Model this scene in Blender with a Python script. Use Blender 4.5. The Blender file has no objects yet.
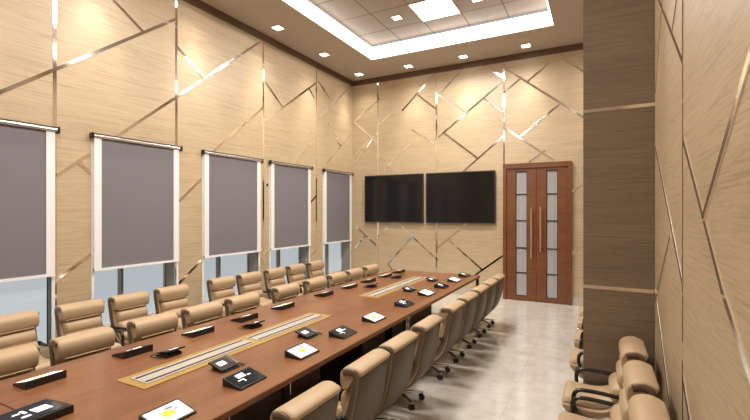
import bpy, bmesh, math, random
from mathutils import Vector, Matrix
random.seed(7)
U = 1.9                      # metres per unit; the unit is the eye height
C = bpy.context.scene.collection
PI = math.pi

# ------------------------------------------------------------------ materials
def mat(name, col, rough=.5, metal=0., spec=.5, emit=None, estr=0., coat=0., sheen=0.):
    m = bpy.data.materials.new(name); m.use_nodes = True
    p = m.node_tree.nodes['Principled BSDF']
    p.inputs['Base Color'].default_value = (*col, 1)
    p.inputs['Roughness'].default_value = rough
    p.inputs['Metallic'].default_value = metal
    p.inputs['Specular IOR Level'].default_value = spec
    p.inputs['Coat Weight'].default_value = coat
    p.inputs['Sheen Weight'].default_value = sheen
    if emit:
        p.inputs['Emission Color'].default_value = (*emit, 1)
        p.inputs['Emission Strength'].default_value = estr
    return m
def nodes(m): return m.node_tree.nodes, m.node_tree.links, m.node_tree.nodes['Principled BSDF']
def ramp(N, stops):
    r = N.new('ShaderNodeValToRGB'); e = r.color_ramp.elements
    while len(e) < len(stops): e.new(.5)
    for k, (pos, c) in enumerate(stops): e[k].position = pos; e[k].color = (*c, 1)
    return r
def noise(N, L, vec, scale, detail=4, rough=.55, dist=0.):
    n = N.new('ShaderNodeTexNoise'); n.inputs['Scale'].default_value = scale
    n.inputs['Detail'].default_value = detail; n.inputs['Roughness'].default_value = rough
    n.inputs['Distortion'].default_value = dist
    L.new(vec, n.inputs['Vector']); return n
def mapping(N, L, scale, rot=(0,0,0)):
    t = N.new('ShaderNodeTexCoord'); mp = N.new('ShaderNodeMapping')
    mp.inputs['Scale'].default_value = scale; mp.inputs['Rotation'].default_value = rot
    L.new(t.outputs['Object'], mp.inputs['Vector']); return mp.outputs['Vector']
def wood(name, dark, mid, light, scale, rough=.4, grain=1., coat=0., bump=.03):
    """figured wood: long grain noise stretched along the axis with the small scale factor"""
    m = mat(name, mid, rough, coat=coat); N, L, P = nodes(m)
    v = mapping(N, L, scale)
    a = noise(N, L, v, 1.0, 5, .6, .6)
    mnr = min(scale)
    v2 = mapping(N, L, tuple(s*(26 if s > mnr*1.5 else 5) for s in scale)); b = noise(N, L, v2, 1.0, 3, .6)
    ra = ramp(N, [(.25, dark), (.5, mid), (.75, light)])
    L.new(a.outputs['Fac'], ra.inputs['Fac'])
    rb = ramp(N, [(.28, (1-.26*grain,)*3), (.5, (1.,)*3), (.75, (1.05,)*3)])
    L.new(b.outputs['Fac'], rb.inputs['Fac'])
    v3 = mapping(N, L, tuple(s*(2.6 if s > mnr*1.5 else 1.6) for s in scale)); wv = noise(N, L, v3, 1.0, 2, .5, 1.6)
    wm = N.new('ShaderNodeMath'); wm.operation = 'MULTIPLY'; wm.inputs[1].default_value = 9; L.new(wv.outputs['Fac'], wm.inputs[0])
    fr = N.new('ShaderNodeMath'); fr.operation = 'FRACT'; L.new(wm.outputs[0], fr.inputs[0])     # thin cathedral lines
    rc = ramp(N, [(.0, (1-.13*grain,)*3), (.22, (1.,)*3), (.8, (1.02,)*3), (1., (1-.08*grain,)*3)]); L.new(fr.outputs[0], rc.inputs['Fac'])
    my = N.new('ShaderNodeMix'); my.data_type = 'RGBA'; my.blend_type = 'MULTIPLY'; my.inputs[0].default_value = 1
    L.new(rb.outputs['Color'], my.inputs[6]); L.new(rc.outputs['Color'], my.inputs[7])
    mx = N.new('ShaderNodeMix'); mx.data_type = 'RGBA'; mx.blend_type = 'MULTIPLY'; mx.inputs[0].default_value = 1
    L.new(ra.outputs['Color'], mx.inputs[6]); L.new(my.outputs[2], mx.inputs[7])
    L.new(mx.outputs[2], P.inputs['Base Color'])
    bp = N.new('ShaderNodeBump'); bp.inputs['Strength'].default_value = bump; bp.inputs['Distance'].default_value = .01
    L.new(b.outputs['Fac'], bp.inputs['Height']); L.new(bp.outputs['Normal'], P.inputs['Normal'])
    return m
OD, OM, OL = (.475,.36,.227), (.515,.395,.253), (.55,.427,.28)
M = {}
M['oak_y'] = wood('oak_panel_long', OD, OM, OL, (1.2, .28, 3.6), .42)
M['oak_x'] = wood('oak_panel_cross', OD, OM, OL, (.28, 1.2, 3.6), .42)
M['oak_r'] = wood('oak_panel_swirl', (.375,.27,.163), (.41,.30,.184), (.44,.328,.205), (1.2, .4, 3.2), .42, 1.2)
M['oak_col_shade'] = wood('oak_panel_column_shaded', (.19,.137,.09), (.215,.157,.103), (.24,.177,.118), (.3, 1.2, 4.), .45, 1.1)  # wall oak with the column's shade put into a darker colour
M['table'] = wood('cherry_tabletop', (.15,.06,.025), (.215,.088,.037), (.265,.115,.052), (4.5, .3, 2.), .3, 1.5, coat=.12)
M['doorwood'] = wood('cherry_door', (.14,.047,.018), (.175,.06,.023), (.20,.073,.03), (.5, 1., 3.2), .38)
M['cab'] = wood('dark_cabinet', (.018,.009,.006), (.028,.014,.009), (.04,.02,.012), (1., .5, 3.), .4)
M['leather'] = mat('tan_leather', (.41,.285,.168), .5, sheen=.03)
N, L, P = nodes(M['leather']); v = mapping(N, L, (40,40,40)); n = noise(N, L, v, 4, 3)
bp = N.new('ShaderNodeBump'); bp.inputs['Strength'].default_value = .08; bp.inputs['Distance'].default_value = .003
L.new(n.outputs['Fac'], bp.inputs['Height']); L.new(bp.outputs['Normal'], P.inputs['Normal'])
M['leather_shade'] = mat('tan_leather_shaded_side', (.10,.072,.046), .5)  # same tan leather, darkened to paint in the shade on the chair backs
M['rail'] = mat('bronzed_rail', (.15,.105,.068), .35, .3)
M['black'] = mat('black_plastic', (.012,.012,.013), .35)
M['arm'] = mat('black_arm', (.015,.014,.014), .25)
M['chrome'] = mat('chrome', (.62,.57,.52), .15, 1.)
M['mirror'] = mat('bronze_mirror', (.95,.90,.84), .08, 1.)
M['mirror2'] = mat('bronze_mirror_polished', (.9,.8,.68), .05, 1.)
M['gold'] = mat('brass_plate', (.62,.36,.10), .35, .35)
N, L, P = nodes(M['gold']); v = mapping(N, L, (30,2,30)); n = noise(N, L, v, 2, 3)
r = ramp(N, [(.3, (.40,.25,.065)), (.7, (.50,.33,.11))]); L.new(n.outputs['Fac'], r.inputs['Fac']); L.new(r.outputs['Color'], P.inputs['Base Color'])
M['slot'] = mat('brushed_slot', (.50,.45,.40), .4, .3)
M['slotline'] = mat('slot_line', (.01,.01,.02), .5)
M['ceil'] = mat('ceiling_paint', (.47,.405,.34), .8)
M['dark_trim'] = mat('dark_crown', (.12,.065,.035), .5)
M['stone'] = mat('stone_skirting', (.52,.46,.38), .25)
M['white'] = mat('white_paint', (.82,.81,.82), .4)
M['fabric'] = mat('mauve_blind_fabric', (.225,.20,.215), .85)
N, L, P = nodes(M['fabric']); v = mapping(N, L, (1,60,260)); n = noise(N, L, v, 1.5, 3)
r = ramp(N, [(.3, (.168,.153,.170)), (.7, (.20,.184,.20))]); L.new(n.outputs['Fac'], r.inputs['Fac']); L.new(r.outputs['Color'], P.inputs['Base Color'])
M['alu'] = mat('aluminium', (.6,.58,.57), .25, .9)
M['reveal'] = mat('brown_reveal', (.27,.23,.20), .3)
M['tvscreen'] = mat('tv_screen', (.006,.006,.007), .12)
M['tvframe'] = mat('tv_frame', (.02,.02,.021), .4)
M['screen_dark'] = mat('tablet_screen_dark', (.01,.014,.02), .12)
M['screen_white'] = mat('tablet_screen_white', (.8,.8,.8), .3, emit=(.95,.97,1), estr=.75)
M['ink_yellow'] = mat('screen_yellow', (.8,.7,.02), .3, emit=(1,.85,.02), estr=.8)
M['ink_grey'] = mat('screen_grey', (.12,.15,.17), .3, emit=(.2,.25,.3), estr=.4)
M['grey'] = mat('grey_handset', (.12,.12,.13), .3)
M['lamp'] = mat('lamp_lens', (1,1,1), .5, emit=(1,.95,.88), estr=9)
M['panel_light'] = mat('panel_lens', (1,1,1), .5, emit=(1,.96,.9), estr=6)
M['cove'] = mat('cove_led', (1,1,1), .5, emit=(1,.975,.94), estr=2.7)
M['lampframe'] = mat('lamp_frame', (.7,.66,.6), .4)
# frosted glass of the door: grey gradient, vertical reeding
M['reeded'] = mat('reeded_glass', (.6,.6,.62), .16)
N, L, P = nodes(M['reeded'])
v = mapping(N, L, (160,1,.6)); n = noise(N, L, v, 1, 2)
r = ramp(N, [(.3, (.30,.30,.31)), (.7, (.44,.435,.44))]); L.new(n.outputs['Fac'], r.inputs['Fac']); L.new(r.outputs['Color'], P.inputs['Base Color'])
# window pane: frosted film glowing with flat daylight from outside
M['glass'] = mat('window_glass', (.16,.17,.18), .06, emit=(.64,.72,.76), estr=.64)
# marble floor
M['floor'] = mat('marble_floor', (.6,.53,.44), .07, spec=.8)
N, L, P = nodes(M['floor'])
v = mapping(N, L, (1,1,1)); a = noise(N, L, v, 1.3, 8, .62, .8); b = noise(N, L, v, 7, 6, .6, .3)
r = ramp(N, [(.3, (.50,.46,.41)), (.5, (.57,.535,.485)), (.7, (.62,.585,.54))]); L.new(a.outputs['Fac'], r.inputs['Fac'])
P.inputs['IOR'].default_value = 1.8
r2 = ramp(N, [(.35, (.9,.9,.89)), (.6, (1.02,1.02,1.02))]); L.new(b.outputs['Fac'], r2.inputs['Fac'])
mx = N.new('ShaderNodeMix'); mx.data_type = 'RGBA'; mx.blend_type = 'MULTIPLY'; mx.inputs[0].default_value = 1
L.new(r.outputs['Color'], mx.inputs[6]); L.new(r2.outputs['Color'], mx.inputs[7])
bk = N.new('ShaderNodeTexBrick'); bk.offset = 0; bk.inputs['Scale'].default_value = 1
bk.inputs['Brick Width'].default_value = .8; bk.inputs['Row Height'].default_value = .8; bk.inputs['Mortar Size'].default_value = .003
bk.inputs['Color1'].default_value = bk.inputs['Color2'].default_value = (1,1,1,1); bk.inputs['Mortar'].default_value = (.8,.78,.75,1)
L.new(v, bk.inputs['Vector'])
mx2 = N.new('ShaderNodeMix'); mx2.data_type = 'RGBA'; mx2.blend_type = 'MULTIPLY'; mx2.inputs[0].default_value = 1
L.new(mx.outputs[2], mx2.inputs[6]); L.new(bk.outputs['Color'], mx2.inputs[7]); L.new(mx2.outputs[2], P.inputs['Base Color'])
# ceiling tiles: grooves every .4 unit
M['tiles'] = mat('ceiling_tiles', (.40,.34,.28), .8)
N, L, P = nodes(M['tiles'])
t = N.new('ShaderNodeTexCoord'); sx = N.new('ShaderNodeSeparateXYZ'); L.new(t.outputs['Object'], sx.inputs[0])
def groove(out, off):
    a = N.new('ShaderNodeMath'); a.operation = 'ADD'; a.inputs[1].default_value = off*U + 40*.4*U; L.new(out, a.inputs[0])
    b = N.new('ShaderNodeMath'); b.operation = 'MODULO'; b.inputs[1].default_value = .4*U; L.new(a.outputs[0], b.inputs[0])
    c = N.new('ShaderNodeMath'); c.operation = 'LESS_THAN'; c.inputs[1].default_value = .012*U; L.new(b.outputs[0], c.inputs[0]); return c
gx = groove(sx.outputs['X'], 2.006); gy = groove(sx.outputs['Y'], -4.074)
mxm = N.new('ShaderNodeMath'); mxm.operation = 'MAXIMUM'; L.new(gx.outputs[0], mxm.inputs[0]); L.new(gy.outputs[0], mxm.inputs[1])
mx = N.new('ShaderNodeMix'); mx.data_type = 'RGBA'; mx.inputs[6].default_value = (.38,.32,.265,1); mx.inputs[7].default_value = (.15,.12,.095,1)
L.new(mxm.outputs[0], mx.inputs[0]); L.new(mx.outputs[2], P.inputs['Base Color'])

# ------------------------------------------------------------------ mesh building (coordinates in units, scaled to metres here)
class MB:
    def __init__(s): s.v = []; s.f = []; s.sm = []; s.mi = []
    def add(s, vs, fs, smooth=False, mi=0):
        b = len(s.v); s.v += [tuple(v) for v in vs]
        for f in fs: s.f.append(tuple(b+i for i in f)); s.sm.append(smooth); s.mi.append(mi)
        return s
    def box(s, x0, x1, y0, y1, z0, z1, mi=0):
        vs = [(x,y,z) for z in (z0,z1) for y in (y0,y1) for x in (x0,x1)]
        return s.add(vs, [(0,2,3,1),(4,5,7,6),(0,1,5,4),(2,6,7,3),(0,4,6,2),(1,3,7,5)], False, mi)
    def rbox(s, x0, x1, y0, y1, z0, z1, r, seg=2, mi=0, smooth=True, xf=None):
        bm = bmesh.new(); bmesh.ops.create_cube(bm, size=1)
        for v in bm.verts: v.co = Vector(((x0+x1)/2+v.co.x*(x1-x0), (y0+y1)/2+v.co.y*(y1-y0), (z0+z1)/2+v.co.z*(z1-z0)))
        bmesh.ops.bevel(bm, geom=bm.edges[:], offset=r, segments=seg, profile=.5, affect='EDGES')
        if xf: bm.transform(xf)
        bm.verts.index_update()
        s.add([v.co[:] for v in bm.verts], [[v.index for v in f.verts] for f in bm.faces], smooth, mi); bm.free(); return s
    def prism(s, poly, axis, a0, a1, mi=0, smooth=False):
        """poly: 2-D outline; axis 'y' -> (x,z) outline extruded along y; 'x' -> (y,z); 'z' -> (x,y)"""
        def p(u, w, a): return {'y': (u,a,w), 'x': (a,u,w), 'z': (u,w,a)}[axis]
        n = len(poly); vs = [p(u,w,a0) for u,w in poly]+[p(u,w,a1) for u,w in poly]
        fs = [(i,(i+1)%n,n+(i+1)%n,n+i) for i in range(n)]
        s.add(vs, fs, smooth, mi)
        s.add(vs[:n], [tuple(range(n-1,-1,-1))], False, mi); s.add(vs[n:], [tuple(range(n))], False, mi); return s
    def tube(s, path, r, n=8, mi=0, flat=None, cap=True):
        """round (or flat=(half width across, half thickness)) bar along a path"""
        P_ = [Vector(p) for p in path]; rings = []
        for i, p in enumerate(P_):
            d = (P_[min(i+1,len(P_)-1)]-P_[max(i-1,0)]).normalized()
            up = Vector((0,1,0)) if abs(d.y) < .9 else Vector((0,0,1))
            a = d.cross(up).normalized(); b = a.cross(d).normalized()
            ra, rb = (flat[1], flat[0]) if flat else (r, r)
            rings.append([p+a*ra*math.cos(2*PI*k/n)+b*rb*math.sin(2*PI*k/n) for k in range(n)])
        vs = [q for R_ in rings for q in R_]; fs = []
        for i in range(len(rings)-1):
            for k in range(n): fs.append((i*n+k, i*n+(k+1)%n, (i+1)*n+(k+1)%n, (i+1)*n+k))
        s.add(vs, fs, True, mi)
        if cap: s.add(rings[0], [tuple(range(n-1,-1,-1))], False, mi); s.add(rings[-1], [tuple(range(n))], False, mi)
        return s
    def cyl(s, c, r0, r1, z0, z1, n=16, mi=0):
        return s.lathe(c, [(r0,z0),(r1,z1)], n, mi)
    def lathe(s, c, prof, n=16, mi=0):
        vs = [(c[0]+r*math.cos(2*PI*k/n), c[1]+r*math.sin(2*PI*k/n), z) for r,z in prof for k in range(n)]; fs = []
        for i in range(len(prof)-1):
            for k in range(n): fs.append((i*n+k, i*n+(k+1)%n, (i+1)*n+(k+1)%n, (i+1)*n+k))
        s.add(vs, fs, True, mi); s.add(vs[:n], [tuple(range(n-1,-1,-1))], False, mi); s.add(vs[-n:], [tuple(range(n))], False, mi); return s
    def build(s, name, m, parent=None, loc=(0,0,0), rotz=0):
        me = bpy.data.meshes.new(name); me.from_pydata([tuple(c*U for c in v) for v in s.v], [], s.f)
        for x in (m if isinstance(m, (list, tuple)) else [m]): me.materials.append(x)
        for p, q, k in zip(me.polygons, s.sm, s.mi): p.use_smooth = q; p.material_index = k
        bm = bmesh.new(); bm.from_mesh(me); bmesh.ops.recalc_face_normals(bm, faces=bm.faces[:]); bm.to_mesh(me); bm.free()
        o = bpy.data.objects.new(name, me); C.objects.link(o)
        o.location = tuple(c*U for c in loc); o.rotation_euler = (0,0,rotz)
        if parent: o.parent = parent
        return o
def thing(name, label, cat, loc=(0,0,0), rotz=0, group=None):
    o = bpy.data.objects.new(name, None); C.objects.link(o); o.empty_display_size = .1
    o.location = tuple(c*U for c in loc); o.rotation_euler = (0,0,rotz)
    o['label'] = label; o['category'] = cat
    if group: o['group'] = group
    return o
def struct(o, label=None):
    o['kind'] = 'structure'
    if label: o['label'] = label
    return o
def dup(root, loc, rotz, label, group=None):
    r = root.copy(); C.objects.link(r); r.location = tuple(c*U for c in loc); r.rotation_euler = (0,0,rotz); r['label'] = label
    if group: r['group'] = group
    for ch in list(root.children):
        c = ch.copy(); C.objects.link(c); c.parent = r
        for g in list(ch.children):
            d = g.copy(); C.objects.link(d); d.parent = c
    return r
def smooth_path(pts, n=6):
    P_ = [Vector(p) for p in pts]; out = []
    for i in range(len(P_)-1):
        p0, p1, p2, p3 = P_[max(i-1,0)], P_[i], P_[i+1], P_[min(i+2,len(P_)-1)]
        for k in range(n):
            t = k/n
            out.append(.5*((2*p1)+(p2-p0)*t+(2*p0-5*p1+4*p2-p3)*t*t+(3*p1-p0-3*p2+p3)*t**3))
    out.append(P_[-1]); return out

# ------------------------------------------------------------------ the room (x: window wall -> aisle wall, y: depth, z: up; floor z=0)
XL, XR, YB, YF, H, HU = -2.99, .221, 4.995, -1.25, 2.787, 2.96
SL= [(1.389,1.689,1.389,-0.588),(1.074,0.641,2.235,1.535),(1.693,1.512,1.964,1.335),(2.244,1.854,2.244,-0.708),(2.250,1.322,2.523,1.134),(1.398,0.222,3.231,1.727),(1.535,0.336,1.535,0.297),(1.535,0.310,1.648,0.220),(2.262,0.077,2.600,0.381),(2.611,0.531,3.236,1.054),(3.265,1.316,3.525,1.120),(3.250,0.913,4.133,1.537),(3.982,1.449,4.099,1.349),(3.236,1.779,3.236,-0.509),(4.139,1.784,4.139,-0.461),(4.180,1.573,4.482,1.383),(4.153,1.098,4.966,1.733),(4.284,1.209,4.670,0.857),(3.279,0.260,3.368,0.326),(3.982,0.076,4.133,0.186),(3.674,0.512,4.079,0.827),(4.364,1.151,4.670,0.870),(4.966,1.089,4.349,0.590),(1.381,-0.437,1.609,-0.277),(2.244,-0.596,2.484,-0.413),(3.193,-0.474,3.353,-0.377),(3.943,-0.561,4.139,-0.461)]
SB= [(-2.601,1.793,-2.601,-1.179),(-1.782,1.801,-1.782,-0.913),(-0.965,1.791,-0.965,0.547),(-2.957,1.242,-2.571,1.496),(-2.973,1.230,-2.616,0.921),(-2.722,0.976,-2.973,0.763),(-2.586,1.152,-2.409,1.292),(-2.251,1.301,-1.775,1.744),(-2.028,1.479,-1.788,1.274),(-1.762,1.432,-1.397,1.769),(-1.583,1.775,-1.496,1.682),(-1.756,1.456,-1.410,1.189),(-1.277,1.779,-0.976,1.551),(-0.988,1.495,-1.762,0.918),(-1.685,0.967,-1.265,0.628),(-1.194,1.324,-0.965,1.140),(-0.965,0.875,-1.459,0.471),(-0.965,1.370,-0.778,1.510),(-0.960,1.652,-0.149,1.003),(-0.724,1.451,-0.284,1.776),(-0.403,1.699,-0.149,1.491),(-0.800,0.839,-0.383,1.163),(-0.954,0.961,-0.443,0.563),(-0.692,0.555,-0.525,0.673),(-2.125,1.056,-1.788,0.833),(-2.526,0.537,-2.125,0.877),(-2.973,0.639,-2.601,1.073),(-2.586,0.752,-2.279,0.461),(-2.925,-0.212,-2.601,-0.473),(-2.799,-0.332,-2.957,-0.494),(-2.351,-0.124,-2.601,-0.333),(-2.351,-0.117,-1.762,-0.601),(-2.097,-0.306,-2.452,-0.691),(-2.452,-0.678,-2.380,-0.778),(-1.775,-0.453,-1.373,-0.119),(-1.621,-0.349,-1.206,-0.695),(-1.301,-0.755,-0.976,-0.507),(-0.255,0.215,-0.149,0.292),(-0.264,-0.456,-0.149,-0.355)]
SR= [(1.532,0.744,1.532,-0.676),(2.210,0.965,1.530,0.443),(1.730,0.612,1.591,0.714),(2.210,0.519,1.953,0.850),(0.873,0.278,1.255,-0.015),(1.522,0.208,1.083,-0.158),(1.083,-0.158,0.816,-0.327),(2.210,0.282,1.538,-0.212),(1.775,-0.083,2.210,-0.387),(1.532,-0.489,1.374,-0.601),(2.228,-0.347,1.752,-0.713)]
struct(MB().box(XL-.3, XR+.2, YF-.2, YB+.2, -.1, 0).build('floor', M['floor']), 'glossy beige marble floor')

# window wall with five openings
WIN = [(.72,1.378),(1.615,2.25),(2.505,3.175),(3.335,4.0),(4.285,4.925)]
SILL, HEAD, TH = .17, 1.50, .19
w = MB(); ys = [YF-.2]+[q for ab in WIN for q in ab]+[YB+.2]
for i in range(0, len(ys), 2): w.box(XL-TH, XL, ys[i], ys[i+1], 0, H)
for a, b in WIN: w.box(XL-TH, XL, a, b, 0, SILL).box(XL-TH, XL, a, b, HEAD, H)
wall_left = struct(w.build('wall_left', M['oak_y']), 'light oak panelled wall with mirror inlay and five windows')
wall_back = struct(MB().box(XL-TH, XR+.2, YB, YB+.15, 0, H).build('wall_back', M['oak_x']), 'light oak panelled end wall with mirror inlay')
wall_right = struct(MB().box(XR, XR+.15, YF-.2, YB, 0, H).build('wall_right', M['oak_r']), 'light oak panelled wall behind the row of spare chairs')
struct(MB().box(XL-TH, XR+.2, YF-.15, YF, 0, H).build('wall_front', M['oak_x']), 'light oak panelled wall')
CX0, CY0, CY1 = -.066, 2.25, 2.44
column = struct(MB().box(CX0, XR, CY0, CY1, 0, H).build('column', M['oak_col_shade']), 'wood clad column projecting from the wall')

def inlay(wall, segs, to, nrm, wid, lo, hi):
    """thin mirror strips let into a wall; segs are (u0, z0, u1, z1) in the wall's plane, z measured from eye height"""
    for k, (u0, z0, u1, z1) in enumerate(segs):
        z0 += 1; z1 += 1
        d = Vector((u1-u0, z1-z0)); ln = d.length
        if ln < 1e-4: continue
        def clip(u, z, ou, oz):                         # keep each strip between floor and crown
            for lim in (lo, hi):
                if (z < lim and lim == lo) or (z > lim and lim == hi):
                    t = (lim-oz)/(z-oz); u = ou+(u-ou)*t; z = lim
            return u, z
        a = clip(u0, z0, u1, z1); b = clip(u1, z1, u0, z0)
        n = Vector((-d.y, d.x))/ln*wid/2; e = .0022+.00025*(k % 5)
        q = [(a[0]+n.x, a[1]+n.y), (a[0]-n.x, a[1]-n.y), (b[0]-n.x, b[1]-n.y), (b[0]+n.x, b[1]+n.y)]
        m_ = MB(); vs = [to(u, z, e) for u, z in q]+[to(u, z, -.004) for u, z in q]
        m_.add(vs, [(0,1,2,3),(0,4,5,1),(1,5,6,2),(2,6,7,3),(3,7,4,0)])
        m_.build('mirror_strip', M['mirror'], wall)
CROWN = 2.72
inlay(wall_left, SL, lambda u, z, e: (XL+e, u, z), None, .021, .02, CROWN)
inlay(wall_back, SB, lambda u, z, e: (u, YB-e, z), None, .021, .1, CROWN)
inlay(wall_right, SR, lambda u, z, e: (XR-e, u, z), None, .018, .02, CROWN)
cs = [(-.066,.571-.012,.221,.573-.012),(-.066,-.418,.221,-.42)]
cs = [(a, z0*CY0/2.638, b, z1*CY0/2.638) for a, z0, b, z1 in cs]
inlay(column, cs, lambda u, z, e: (u, CY0-e, z), None, .016, .02, CROWN)

# dark crown band, skirting
struct(MB().box(XL, XL+.012, YF, YB, CROWN, H).build('trim_1', M['dark_trim']), 'dark brown crown band over the window wall')
struct(MB().box(XL+.012, XR, YB-.012, YB, CROWN, H).build('trim_2', M['dark_trim']), 'dark brown crown band over the end wall')
struct(MB().box(XR-.012, XR, YF, CY0, CROWN, H).build('trim_3', M['dark_trim']), 'dark brown crown band over the aisle wall')
DX0, DX1, DH = -.969, -.258, 1.541
for k, (a, b) in enumerate([(XL, DX0), (DX1, XR)]):
    o = struct(MB().box(a, b, YB-.014, YB, 0, .085).build('baseboard_back' if k == 0 else 'baseboard_back_beside_door', M['stone']), 'pale stone skirting along the end wall')
struct(MB().box(XL, XL+.012, YF, YB-.014, 0, .085).build('baseboard_left', M['stone']), 'pale stone skirting under the windows')

# ceiling: soffit ring, luminous tray sides, tiled tray
TX0, TX1, TY0, TY1 = -2.37, -.383, -.75, 4.39
c = MB()
c.box(XL-TH, TX0, YF-.2, YB+.2, H, H+.06).box(TX1, XR+.2, YF-.2, YB+.2, H, H+.06).box(TX0, TX1, TY1, YB+.2, H, H+.06).box(TX0, TX1, YF-.2, TY0, H, H+.06)
ceiling = struct(c.build('ceiling', M['ceil']), 'beige painted ceiling border around the tray')
MB().box(TX0-.02, TX1+.02, TY0-.02, TY1+.02, HU, HU+.03).build('tiled_tray', M['tiles'], ceiling)
cv = MB(); e = .014; zt = HU-.03
cv.box(TX0, TX0+e, TY0, TY1, H+.004, zt).box(TX1-e, TX1, TY0, TY1, H+.004, zt).box(TX0+e, TX1-e, TY1-e, TY1, H+.004, zt).box(TX0+e, TX1-e, TY0, TY0+e, H+.004, zt)
cv.build('cove_light', M['cove'], ceiling)

# windows: frame, mullion, two panes, deep reveal
for i, (a, b) in enumerate(WIN):
    xg = XL-.136; f = MB()
    t = .012
    f.box(XL-TH+.01, XL-.004, b-.006, b-.0005, SILL, HEAD).box(XL-TH+.01, XL-.004, a+.0005, a+.006, SILL, HEAD)
    f.box(XL-TH+.01, XL-.004, a, b, SILL, SILL+.006).box(XL-TH+.01, XL-.004, a, b, HEAD-.006, HEAD)
    wn = struct(f.build('window_%d' % (i+1), M['reveal']), 'floor-length window behind a roller blind')
    g = MB(); t = .02
    g.box(xg-.02, xg, a+.006, a+t, SILL, HEAD).box(xg-.02, xg, b-t, b-.006, SILL, HEAD).box(xg-.02, xg, a, b, SILL, SILL+.03).box(xg-.02, xg, a, b, HEAD-.03, HEAD)
    g.build('window_frame', M['white'], wn)
    mid = a+(b-a)*.40
    g = MB(); g.box(xg-.02, xg+.035, mid-.006, mid+.012, SILL, HEAD); g.build('mullion', M['reveal'], wn)
    g = MB(); g.box(XL-.012, XL+.004, b-.006, b+.012, SILL, HEAD).box(XL-.012, XL+.004, a-.012, a+.006, SILL, HEAD); g.build('window_casing', M['white'], wn)
    MB().box(xg-.012, xg-.008, a+t, mid, SILL+.03, HEAD-.03).build('pane', M['glass'], wn)
    MB().box(xg-.012, xg-.008, mid, b-t, SILL+.03, HEAD-.03).build('pane', M['glass'], wn)
    if i == 0:
        s = MB().box(XL-.03, XL-.026, mid, b-.014, SILL+.01, HEAD-.01).build('pane', M['glass'], wn)
        MB().box(XL-.034, XL-.02, b-.020, b-.014, SILL+.01, HEAD-.01).build('sash_edge', M['tvframe'], wn)

# roller blinds
BZ0, BZ1 = .605, 1.522
ORD = ['first', 'second', 'third', 'fourth', 'fifth', 'sixth', 'seventh', 'eighth', 'ninth', 'tenth']
for i, (a, b) in enumerate(WIN):
    lab = ['mauve-grey roller blind, fifth counted from the television wall, only partly in view', 'mauve-grey roller blind, fourth counted from the television wall', 'mauve-grey roller blind in the middle of the window wall, third of five',
           'mauve-grey roller blind, second counted from the television wall', 'narrow-looking mauve-grey roller blind in the corner beside the televisions'][i]
    t = thing('roller_blind', lab, 'blind', (XL, (a+b)/2, BZ0), 0, 'roller blinds on the window wall')
    h = (b-a)/2+.004; zt = BZ1-BZ0
    MB().box(.012, .016, -h+.045, h-.045, .01, zt-.02).build('blind_fabric', M['fabric'], t)
    for s in (-1, 1):
        y0, y1 = sorted((s*h, s*(h-.047)))
        MB().box(.006, .022, y0, y1, 0, zt-.02).build('side_guide', M['white'], t)
    MB().box(.006, .024, -h, h, -.004, .012).build('bottom_bar', M['white'], t)
    MB().tube([(.022, -h-.008, zt-.018), (.022, h+.008, zt-.018)], .013, 12).build('roller_tube', M['alu'], t)
    MB().box(.006, .026, -h-.01, h+.01, zt-.006, zt+.001).build('cover_rail', M['black'], t)
    for s in (-1, 1):
        y0, y1 = sorted((s*(h+.008), s*(h+.022)))
        MB().rbox(.003, .04, y0, y1, zt-.038, zt+.003, .003, 1, smooth=False).build('bracket', M['black'], t)

# double door
d = struct(MB().box(DX0, DX0+.035, YB-.045, YB-.002, 0, DH).box(DX1-.03, DX1, YB-.045, YB-.002, 0, DH).box(DX0+.035, DX1-.03, YB-.045, YB-.002, DH-.055, DH)
           .build('door_1', M['doorwood']), 'cherry double door with frosted glass strips')
DM = (-.645+-.561)/2
DM = -.612
for s, (a, b, g0, g1, hx, z0, z1) in enumerate([(DX0+.037, DM-.002, -.832, -.708, -.66, -.52, .045), (DM+.002, DX1-.032, -.509, -.393, -.565, -.445, .05)]):
    l = MB(); y0, y1 = YB-.03, YB-.004; zb, zt = .051, 1.455
    l.box(a, g0, y0, y1, .006, DH-.058).box(g1, b, y0, y1, .006, DH-.058).box(g0, g1, y0, y1, .006, zb).box(g0, g1, y0, y1, zt, DH-.058)
    leaf = l.build('door_leaf', M['doorwood'], d)
    MB().box(g0, g1, YB-.018, YB-.010, zb, zt).build('glass_strip', M['reeded'], leaf)
    fr = MB()
    for z in (1.193, .898, .591, .312): fr.box(g0, g1, YB-.026, YB-.0175, z-.006, z+.006)
    fr.box(g0, g1, YB-.026, YB-.0175, zt-.014, zt).box(g0, g1, YB-.026, YB-.0175, zb, zb+.008)
    fr.box(g0, g0+.007, YB-.026, YB-.0175, zb, zt).box(g1-.007, g1, YB-.026, YB-.0175, zb, zt)
    fr.build('glazing_bar', M['tvframe'], leaf)
    hd = MB(); hd.tube([(hx, YB-.062, 1+z0), (hx, YB-.062, 1+z1)], .009, 10)
    for z in (1+z0+.07, 1+z1-.07): hd.tube([(hx, YB-.062, z), (hx, YB-.028, z)], .006, 8)
    hd.build('door_handle', mat('copper_handle', (.92,.64,.46), .35, 1.) if s == 0 else bpy.data.materials['copper_handle'], leaf)

# televisions
for k, (a, b) in enumerate([(-2.781, -1.942), (-1.906, -1.057)]):
    t = thing('television', ['black wall-mounted television beside the window-wall corner', 'black wall-mounted television beside the cherry double door'][k], 'television', ((a+b)/2, YB, 1-.1415))
    h = (b-a)/2; z1 = .62
    MB().box(-.3, .3, -.018, -.001, .12, .5).build('wall_mount', M['black'], t)
    MB().rbox(-h, h, -.045, -.018, 0, z1, .004, 1, smooth=False).build('television_case', M['tvframe'], t)
    MB().box(-h+.012, h-.012, -.0465, -.045, .016, z1-.012).build('screen', M['tvscreen'], t)

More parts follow.
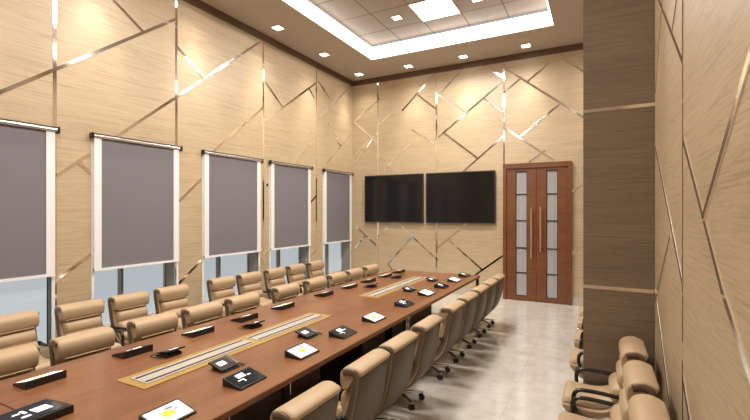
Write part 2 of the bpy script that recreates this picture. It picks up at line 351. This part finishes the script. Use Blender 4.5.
# ------------------------------------------------------------------ ceiling lights
def downlight(x, y, z, label, s=.042):
    t = thing('recessed_downlight', label, 'ceiling light', (x, y, z), 0, 'recessed square downlights')
    f = MB(); o = s+.008
    f.box(-o, o, -o, -s, -.004, 0).box(-o, o, s, o, -.004, 0).box(-o, -s, -s, s, -.004, 0).box(s, o, -s, s, -.004, 0)
    f.build('downlight_frame', M['lampframe'], t)
    MB().box(-s, s, -s, s, -.002, -.0005).build('downlight_lens', M['lamp'], t)
    return t
def spot(x, y, z, power, size=95, blend=.8, col=(1,.915,.80), r=.03, tilt=(0,0)):
    l = bpy.data.lights.new('downlight_lamp', 'SPOT'); l.energy = power; l.spot_size = math.radians(size); l.spot_blend = blend
    l.color = col; l.shadow_soft_size = r*U
    o = bpy.data.objects.new('downlight_lamp', l); C.objects.link(o); o.location = (x*U, y*U, z*U); o.rotation_euler = (tilt[0], tilt[1], 0)
    return o
def area(x, y, z, sx, sy, power, col=(1,.95,.88)):
    l = bpy.data.lights.new('panel_lamp', 'AREA'); l.shape = 'RECTANGLE'; l.size = sx*U; l.size_y = sy*U; l.energy = power; l.color = col
    o = bpy.data.objects.new('panel_lamp', l); C.objects.link(o); o.location = (x*U, y*U, z*U)
    return o
WY = [4.765, 3.98, 3.19, 2.40, 1.61, .82, .03]
for k, y in enumerate(WY):
    downlight(-2.76, y, H, 'square downlight in the ceiling border above the windows, %s from the corner' % ORD[k])
    spot(-2.76, y, H-.01, 125, 46, .9, tilt=(0,.2))
    spot(-2.76, y, H-.012, 60, 110, 1.)
for k, x in enumerate([-2.07, -1.383, -.695, -.01]):
    downlight(x, 4.785, H, ['square downlight in the ceiling border above the television nearer the windows', 'square downlight in the ceiling border above the television beside the door',
              'square downlight in the ceiling border in front of the cherry door', 'square downlight in the ceiling border past the door, hidden behind the column'][k])
    spot(x, 4.785, H-.01, 100, 48, .9, tilt=(.19,0))
    spot(x, 4.785, H-.012, 40, 110, 1.)
for k, y in enumerate([3.98, 3.19, .82, .03]):
    downlight(.0, y, H, 'square downlight in the ceiling border above the spare chairs, %s from the end' % ORD[k])
    spot(.0, y, H-.01, 8 if y > 2 else 14, 84, .9)
for k, y in enumerate([3.88, 2.28, .68]):
    for j, x in enumerate((-1.805, -.995)):
        downlight(x, y, HU, 'square downlight in the tiled tray, %s side, %s from the end wall' % (('window', 'aisle')[j], ORD[k]), .04)
        spot(x, y, HU-.01, 140, 110, 1.)
    t = thing('ceiling_panel_light', 'large square light panel in the tiled ceiling tray, %s from the end' % ORD[k], 'ceiling light', (-1.4, y, HU), 0, 'square ceiling light panels')
    f = MB(); f.box(-.2, .2, -.2, -.19, -.006, 0).box(-.2, .2, .19, .2, -.006, 0).box(-.2, -.19, -.19, .19, -.006, 0).box(.19, .2, -.19, .19, -.006, 0)
    f.build('panel_frame', M['lampframe'], t)
    MB().box(-.19, .19, -.19, .19, -.004, -.001).build('panel_lens', M['panel_light'], t)
    area(-1.4, y, HU-.012, .38, .38, 145)

# ------------------------------------------------------------------ conference table
TXL, TXR, TZ = -1.875, -.985, .4
TYN, TYF, J1, J2 = -.4, 3.965, .62, 2.29
tb = thing('conference_table', 'long cherry conference table with brass cable plates along its middle', 'table', ((TXL+TXR)/2, (TYN+TYF)/2, 0))
ox, oy = (TXL+TXR)/2, (TYN+TYF)/2
def tbuild(mb, name, m, parent=tb):
    mb.v = [(x-ox, y-oy, z) for x, y, z in mb.v]
    o = mb.build(name, m, parent); return o
for a, b in ((TYN, J1-.0015), (J1+.0015, J2-.0015), (J2+.0015, TYF)):
    tbuild(MB().rbox(TXL, TXR, a, b, TZ-.022, TZ, .002, 1, smooth=False), 'tabletop', M['table'])
def pedestal(x0, x1, a, b, doors):
    p = tbuild(MB().box(x0, x1, a, b, 0, TZ-.022), 'pedestal', M['cab'])
    for y in doors:
        dd = MB().box(x1, x1+.008, y+.004, y+.236, .03, TZ-.03); dd.v = [(x-ox, yy-oy, z) for x, yy, z in dd.v]
        q = dd.build('cabinet_door', M['cab'], p)
        hh = MB().tube([(x1+.016, y+.03, .26), (x1+.016, y+.03, .32)], .004, 8); hh.v = [(x-ox, yy-oy, z) for x, yy, z in hh.v]; hh.build('door_pull', M['chrome'], q)
PX0, PX1 = -1.72, -1.12
pedestal(PX0, PX1, .92, 1.58, (1.0, 1.32))
pedestal(PX0, PX1, 1.97, 2.24, ())
pedestal(PX0, PX1, 2.34, 3.03, ())
for y in (J2-.016, J2+.016, TYF-.02, TYN+.05):
    for x in (TXL+.11, TXR-.02):
        tbuild(MB().rbox(x-.012, x+.012, y-.012, y+.012, 0, TZ-.022, .002, 1, smooth=False), 'leg', M['chrome'] if y < TYF-.1 else M['rail'])
for a, b in ((-.3,.42), (.893, 2.03), (2.59, 3.62)):
    g = tbuild(MB().box(-1.51, -1.35, a, b, TZ, TZ+.0025), 'cable_plate', M['gold'])
    n = (b-a-.03*3)/2
    for k in range(2):
        y0 = a+.03+k*(n+.03); y1 = y0+n
        s = MB().box(-1.478, -1.382, y0, y1, TZ+.0025, TZ+.005); s.v = [(x-ox, y-oy, z) for x, y, z in s.v]; sl = s.build('cable_slot', M['slot'], g)
        s = MB()
        for x in (-1.462, -1.404): s.box(x, x+.011, y0+.006, y1-.006, TZ+.005, TZ+.006)
        s.v = [(x-ox, y-oy, z) for x, y, z in s.v]; s.build('brush_line', M['slotline'], sl)

# ------------------------------------------------------------------ chair (local: faces +x, origin on the floor under the hub)
def make_chair():
    t = thing('conference_chair', 'tan leather conference chair', 'chair')
    hw = .115
    # outer shell: J-shaped in side view, back leaning, curling in under the seat
    outer = smooth_path([(-.180,0,.41),(-.182,0,.356),(-.168,0,.27),(-.146,0,.195),(-.110,0,.138),(-.06,0,.104),(.0,0,.098),(.07,0,.125),(.112,0,.172)], 4)
    inner = smooth_path([(-.140,0,.41),(-.142,0,.36),(-.118,0,.28),(-.088,0,.222),(-.05,0,.188),(.0,0,.179),(.08,0,.184),(.112,0,.187)], 4)
    pr = [(p.x,p.z) for p in outer]+[(p.x,p.z) for p in reversed(inner)]
    cx_, cz_ = -.06, .2
    m = MB(); n = len(pr); ys = [(-hw,.0),(-hw+.008,1),(hw-.008,1),(hw,.0)]
    def inset(k, d):                                   # pull the rim in a little so the panel edge is rounded
        x, z = pr[k]; q = outer if k < len(outer) else inner; j = k if k < len(outer) else len(pr)-1-k
        opp = inner[min(j, len(inner)-1)] if q is outer else outer[min(j, len(outer)-1)]
        v = Vector((opp.x-x, opp.z-z)); v = v.normalized()*min(d, v.length*.4) if v.length > 1e-6 else v
        return (x+v.x, z+v.y)
    vs = [((pr[k] if s_ else inset(k, .008))[0], y, (pr[k] if s_ else inset(k, .008))[1]) for y, s_ in ys for k in range(n)]
    for i in range(3):
        for k in range(n):
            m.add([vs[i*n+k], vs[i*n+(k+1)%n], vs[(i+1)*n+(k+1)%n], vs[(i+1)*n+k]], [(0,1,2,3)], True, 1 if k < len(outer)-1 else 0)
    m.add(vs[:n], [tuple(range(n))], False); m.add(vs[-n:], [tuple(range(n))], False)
    so = m.build('back_shell', [M['leather'], M['leather_shade']], t)
    bm = bmesh.new(); bm.from_mesh(so.data); bmesh.ops.remove_doubles(bm, verts=bm.verts[:], dist=1e-5); bmesh.ops.recalc_face_normals(bm, faces=bm.faces[:]); bm.to_mesh(so.data); bm.free()
    # padded headroll: tall bulging front, top rolled over the back
    hp = smooth_path([(-.199,0,.430),(-.193,0,.438),(-.160,0,.449),(-.124,0,.441),(-.106,0,.418),(-.105,0,.388),(-.113,0,.362),(-.136,0,.362),(-.150,0,.385),(-.168,0,.406),(-.192,0,.418),(-.199,0,.430)], 3)[:-1]
    m = MB(); n = len(hp); c0 = Vector((-.142,0,.41)); ys = [(-hw-.004,.86),(-hw,.96),(-hw+.007,1),(hw-.007,1),(hw,.96),(hw+.004,.86)]
    vs = [(c0.x+(p.x-c0.x)*q, y, c0.z+(p.z-c0.z)*q) for y, q in ys for p in hp]
    m.add(vs, [(i*n+k, i*n+(k+1)%n, (i+1)*n+(k+1)%n, (i+1)*n+k) for i in range(len(ys)-1) for k in range(n)], True)
    m.add(vs[:n], [tuple(range(n))], False); m.add(vs[-n:], [tuple(range(n))], False)
    m.build('headroll', M['leather'], t)
    # ribbed back cushions and seat cushion: closed outlines with bulging front
    def cushion(pts, th, ribs, name):
        path = smooth_path(pts, 10); n = len(path); front = []; back = []
        for i, p in enumerate(path):
            d = (path[min(i+1,n-1)]-path[max(i-1,0)]).normalized(); nr = Vector((-d.z,0,d.x))
            u = i/(n-1)*ribs; f = abs(math.sin(PI*(u % 1.0))) if i not in (0, n-1) else 0
            front.append(p+nr*th*((.34+.66*f**.5) if ribs > 1 else min(1., .35+2.2*min(u, 1-u)**.7))); back.append(p)
        mb = MB(); k = n
        ysl = [(-hw+.010,.3),(-hw+.016,.8),(-hw+.026,1),(hw-.026,1),(hw-.016,.8),(hw-.010,.3)]
        vs = []
        for y, s in ysl:
            for f, b in zip(front, back): vs.append((b+(f-b)*s)[:1]+(y,)+((b+(f-b)*s)[2],) if False else ((b+(f-b)*s).x, y, (b+(f-b)*s).z))
        fs = [(i*k+j, i*k+j+1, (i+1)*k+j+1, (i+1)*k+j) for i in range(len(ysl)-1) for j in range(k-1)]
        mb.add(vs, fs, True)
        q = len(ysl)*k
        vb = [(b.x, y, b.z) for y in (-hw+.010, hw-.010) for b in back]
        mb.add(vb, [(j, j+1, k+j+1, k+j) for j in range(k-1)], True)
        # close the rims
        for yi, off in ((0, 0), (len(ysl)-1, k)):
            rim = [vs[yi*k+j] for j in range(k)]+[vb[off+j] for j in range(k)]
            mb.add(rim, [(j, j+1, k+j+1, k+j) for j in range(k-1)], True)
        for j in (0, k-1):
            fr = [vs[i*k+j] for i in range(len(ysl))]; mb.add(fr+[vb[k+j], vb[j]], [tuple(range(len(fr)+2))], False)
        return mb.build(name, M['leather'], t)
    cushion([(-.086,0,.222),(-.116,0,.28),(-.138,0,.345),(-.141,0,.366)][::-1], .036, 3, 'back_cushion')
    cushion([(-.095,0,.214),(-.06,0,.189),(.0,0,.178),(.08,0,.183),(.114,0,.182)], .030, 1, 'seat_cushion')
    # side rails follow the shell edge
    for s in (-1, 1):
        path = smooth_path([(-.122,0,.424),(-.152,0,.430),(-.174,0,.420),(-.172,0,.400),(-.164,0,.356),(-.144,0,.275),(-.114,0,.205),(-.065,0,.155),(.0,0,.146),(.06,0,.158),(.085,0,.166)], 4)
        MB().tube([(p.x, s*(hw+.003), p.z) for p in path], 0, 8, flat=(.007,.0135)).build('side_rail', M['rail'], t)
        arm = smooth_path([(-.125,0,.262),(-.09,0,.258),(-.03,0,.262),(.035,0,.262),(.058,0,.252),(.068,0,.228),(.066,0,.195),(.058,0,.172)], 4)
        a = MB().tube([(p.x, s*(hw+.016), p.z) for p in arm], 0, 8, flat=(.010,.0085)).build('armrest', M['arm'], t)
        MB().rbox(-.137, -.115, s*(hw+.0135)-.006, s*(hw+.0135)+.006, .25, .274, .003, 1).build('arm_bolt', M['black'], a)
    MB().lathe((0,0), [(.03,.105),(.03,.092),(.016,.09),(.016,.072),(.019,.070),(.019,.045)], 14).build('gas_lift', M['black'], t)
    b = MB().lathe((0,0), [(.022,.034),(.024,.05),(.018,.058)], 14)
    cas = []
    for k in range(5):
        a = PI+PI/5+2*PI*k/5; c, s = math.cos(a), math.sin(a)
        b.tube([(.015*c,.015*s,.047),(.06*c,.06*s,.046),(.118*c,.118*s,.038),(.125*c,.125*s,.036)], 0, 8, flat=(.009,.0065))
        cas.append((.118*c, .118*s, a))
    bo = b.build('star_base', M['chrome'], t)
    for x, y, a in cas:
        w = MB(); px, py = -math.sin(a), math.cos(a)
        for s in (-1, 1):
            w.tube([(x+px*s*.004, y+py*s*.003, .0145), (x+px*s*.011, y+py*s*.011, .0145)], .0145, 12)
        w.tube([(x, y, .018), (x, y, .036)], .005, 8)
        w.build('caster', M['black'], bo)
    return t
chair0 = make_chair(); used = [False]
def place_chair(x, y, rz, label, group):
    if not used[0]:
        used[0] = True; chair0.location = (x*U, y*U, 0); chair0.rotation_euler = (0,0,rz); chair0['label'] = label; chair0['group'] = group; return chair0
    return dup(chair0, (x, y, 0), rz, label, group)
J = lambda a: random.uniform(-a, a)
near = [.735, 1.037, 1.401, 1.693, 2.036, 2.472, 2.79, 3.112, 3.427, 3.737]
for k, y in enumerate(near):
    place_chair(-.93, y, PI+J(.02), 'tan leather chair on the aisle side of the table, %s from the door end' % ORD[len(near)-1-k], 'chairs along the aisle side of the table')
far = [.77, 1.08, 1.425, 1.74, 2.055, 2.49, 2.865, 3.19, 3.49, 3.825]
for k, y in enumerate(far):
    place_chair(-1.93, y, J(.02), 'tan leather chair on the window side of the table, %s from the television end' % ORD[len(far)-1-k], 'chairs along the window side of the table')
back = [1.089, 1.43, 1.74, 2.055, 2.52, 2.835, 3.18, 3.50, 3.845]
for k, y in enumerate(back):
    place_chair(-2.64, y, J(.03), 'tan leather chair in the back row against the windows, %s from the television wall' % ORD[len(back)-1-k], 'back row of chairs along the windows')
spare = [1.40, 1.73, 2.075, 2.60, 3.04, 3.46, 3.85]
sl = ['tan leather chair beside the panelled wall, third in front of the column', 'tan leather chair beside the panelled wall, second in front of the column', 'tan leather chair beside the panelled wall, standing just in front of the column',
      'tan leather chair peeking out first behind the column', 'tan leather chair peeking out second behind the column', 'tan leather chair peeking out third behind the column', 'tan leather chair peeking out fourth behind the column']
for k, y in enumerate(spare):
    place_chair(-.026, y, PI, sl[k], 'spare chairs along the aisle wall')

# ------------------------------------------------------------------ tablets on the table (local: screen slopes down towards +x)
def make_tablet(bright, D=.085, W=.125, hh=.027, lo=.006):
    t = thing('tablet_console', 'x', 'tablet')
    MB().prism([(-D/2,0),(D/2,0),(D/2,lo),(-D/2,hh)], 'y', -W/2, W/2).build('tablet_body', M['black'], t)
    ex = Vector((D, 0, lo-hh)).normalized(); nz = Vector((-ex.z, 0, ex.x))
    def face(u0, u1, v0, v1, lift):                    # u: across the slope 0..1, v: along y -.5...5
        A = Vector((-D/2, 0, hh)); ln = math.hypot(D, hh-lo); out = []
        for u, v in ((u0,v0),(u1,v0),(u1,v1),(u0,v1)): p = A+ex*(u*ln)+nz*lift; out.append((p.x, v*W, p.z))
        return out
    def plate(name, m, rects, lift, parent):
        q = MB()
        for r in rects:
            a = face(*r, lift); b = face(*r, lift-.0012); q.add(a+b, [(0,1,2,3),(0,4,5,1),(1,5,6,2),(2,6,7,3),(3,7,4,0)])
        return q.build(name, m, parent)
    if bright:
        s = plate('screen', M['screen_white'], [(.10,.93,-.45,.45)], .0012, t)
        plate('screen_image', M['ink_yellow'], [(.38,.66,-.16,.14)], .002, s)
        plate('screen_caption', M['ink_grey'], [(.24,.34,.0,.2),(.40,.48,.18,.26)], .002, s)
    else:
        s = plate('screen', M['screen_dark'], [(.08,.93,-.46,.46)], .0012, t)
        plate('screen_image', M['screen_white'], [(.32,.62,-.36,-.17),(.5,.72,-.12,-.08),(.28,.36,-.10,.0),(.58,.64,-.06,.02)] if W > .2 else [(.18,.44,-.20,.08),(.54,.59,-.30,-.10),(.54,.72,-.13,-.09),(.40,.46,.12,.24)], .002, s)
    return t
protos = {}; TT = TZ+.0006
def place_tablet(x, y, rz, bright, label, *dims):
    key = (bright, dims)
    if key not in protos:
        protos[key] = make_tablet(bright, *dims); o = protos[key]; o.location = (x*U, y*U, TT*U); o.rotation_euler = (0,0,rz); o['label'] = label; o['group'] = 'tablet consoles on the table'
        return o
    return dup(protos[key], (x, y, TT), rz, label, 'tablet consoles on the table')
ty = [.80, 1.10, 1.425, 1.745, 2.065, 2.48, 2.872, 3.205, 3.54, 3.855]
for k, y in enumerate(ty):
    place_tablet(-1.10, y, J(.03), k % 2 == 0, '%s tablet on the aisle edge of the table, %s from the door end' % (('white screened', 'dark screened')[k % 2], ORD[9-k]))
ly = [.765, 1.10, 1.43, 1.738, 2.06, 2.505, 2.85, 3.16, 3.485, 3.785]
for k, y in enumerate(ly):
    place_tablet(-1.742, y, PI+J(.03), k % 2 == 0, 'black tablet on the window edge of the table, %s from the television end' % ORD[9-k])
place_tablet(-1.455, .582, PI+.04, False, 'large dark screened control tablet lying on the middle line of the table', .145, .22, .022, .013)

# desk phones (local: face slopes down towards +x)
def make_phone():
    t = thing('desk_phone', 'x', 'phone')
    MB().prism([(-.045,0),(.05,0),(.05,.004),(-.02,.016),(-.045,.012)], 'y', -.045, .045).build('phone_base', M['black'], t)
    fp = MB(); A, B = Vector((-.052,0,.037)), Vector((.042,0,.013)); ex = (B-A).normalized(); nz = Vector((-ex.z,0,ex.x))
    q = [A, B, B-nz*.008, A-nz*.008]
    fp.prism([(p.x,p.z) for p in q], 'y', -.062, .03); fp.build('faceplate', M['black'], t)
    MB().prism([(-.03,.006),(-.012,.006),(-.012,.026),(-.03,.032)], 'y', -.03, .02).build('stand', M['black'], t)
    def pl(name, m, u0, u1, v0, v1, lift, par):
        ln = (B-A).length; vs = []
        for u, v in ((u0,v0),(u1,v0),(u1,v1),(u0,v1)): p = A+ex*(u*ln)+nz*lift; vs.append((p.x, v, p.z))
        vb = [(x-nz.x*.001, y, z-nz.z*.001) for x, y, z in vs]
        return MB().add(vs+vb, [(0,1,2,3),(0,4,5,1),(1,5,6,2),(2,6,7,3),(3,7,4,0)]).build(name, m, par)
    s = pl('screen', M['screen_white'], .30, .64, -.042, .002, .0012, t)
    pl('screen_icon', M['ink_grey'], .44, .54, -.018, -.008, .002, s)
    h = MB(); pa = []
    for k in range(7):
        u = k/6; p = A+ex*((.02+.96*u)*(B-A).length)+nz*(.002+.003*math.sin(PI*u)); pa.append((p.x, .043, p.z))
    h.tube(pa, 0, 8, flat=(.012,.005)); ho = h.build('handset', M['grey'], t)
    cd = smooth_path([(.044,.043,.014),(.056,.05,.006),(.058,.066,.004),(.035,.074,.004),(.0,.068,.004),(-.02,.045,.006)], 5)
    MB().tube([tuple(p) for p in cd], .0022, 6).build('phone_cord', M['black'], t)
    return t
ph0 = make_phone(); ph0.scale = (.78, .78, .78); first = True
for k, (x, y, rz) in enumerate([(-1.265,1.165,0),(-1.24,1.65,0),(-1.266,2.94,0),(-1.272,3.455,0),(-1.592,1.16,PI),(-1.592,1.642,PI),(-1.60,2.953,PI),(-1.612,3.457,PI)]):
    lab = 'black desk phone facing the %s beside a brass plate, %s from the television end' % ('aisle' if k < 4 else 'windows', ORD[3-k % 4])
    if k == 0: ph0.location = (x*U, y*U, TT*U); ph0.rotation_euler = (0,0,rz); ph0['label'] = lab; ph0['group'] = 'desk phones on the table'
    else: dup(ph0, (x, y, TT), rz, lab, 'desk phones on the table')

# ------------------------------------------------------------------ world, camera, colour
W = bpy.data.worlds.new('World'); bpy.context.scene.world = W; W.use_nodes = True
bg = W.node_tree.nodes['Background']; bg.inputs['Color'].default_value = (.50,.60,.66,1); bg.inputs['Strength'].default_value = .82
cam = bpy.data.cameras.new('camera'); co = bpy.data.objects.new('camera', cam); C.objects.link(co)
co.location = (0, 0, U); co.rotation_euler = (PI/2, 0, .4872)
cam.sensor_width = 36; cam.lens = 422.567/750*36; cam.shift_y = 1.516/750; cam.clip_start = .02
sc = bpy.context.scene; sc.camera = co
sc.view_settings.view_transform = 'Standard'; sc.view_settings.look = 'None'; sc.view_settings.exposure = 0; sc.view_settings.gamma = 1
sc.cycles.use_denoising = True; sc.cycles.max_bounces = 8; sc.cycles.diffuse_bounces = 3; sc.cycles.sample_clamp_indirect = 6
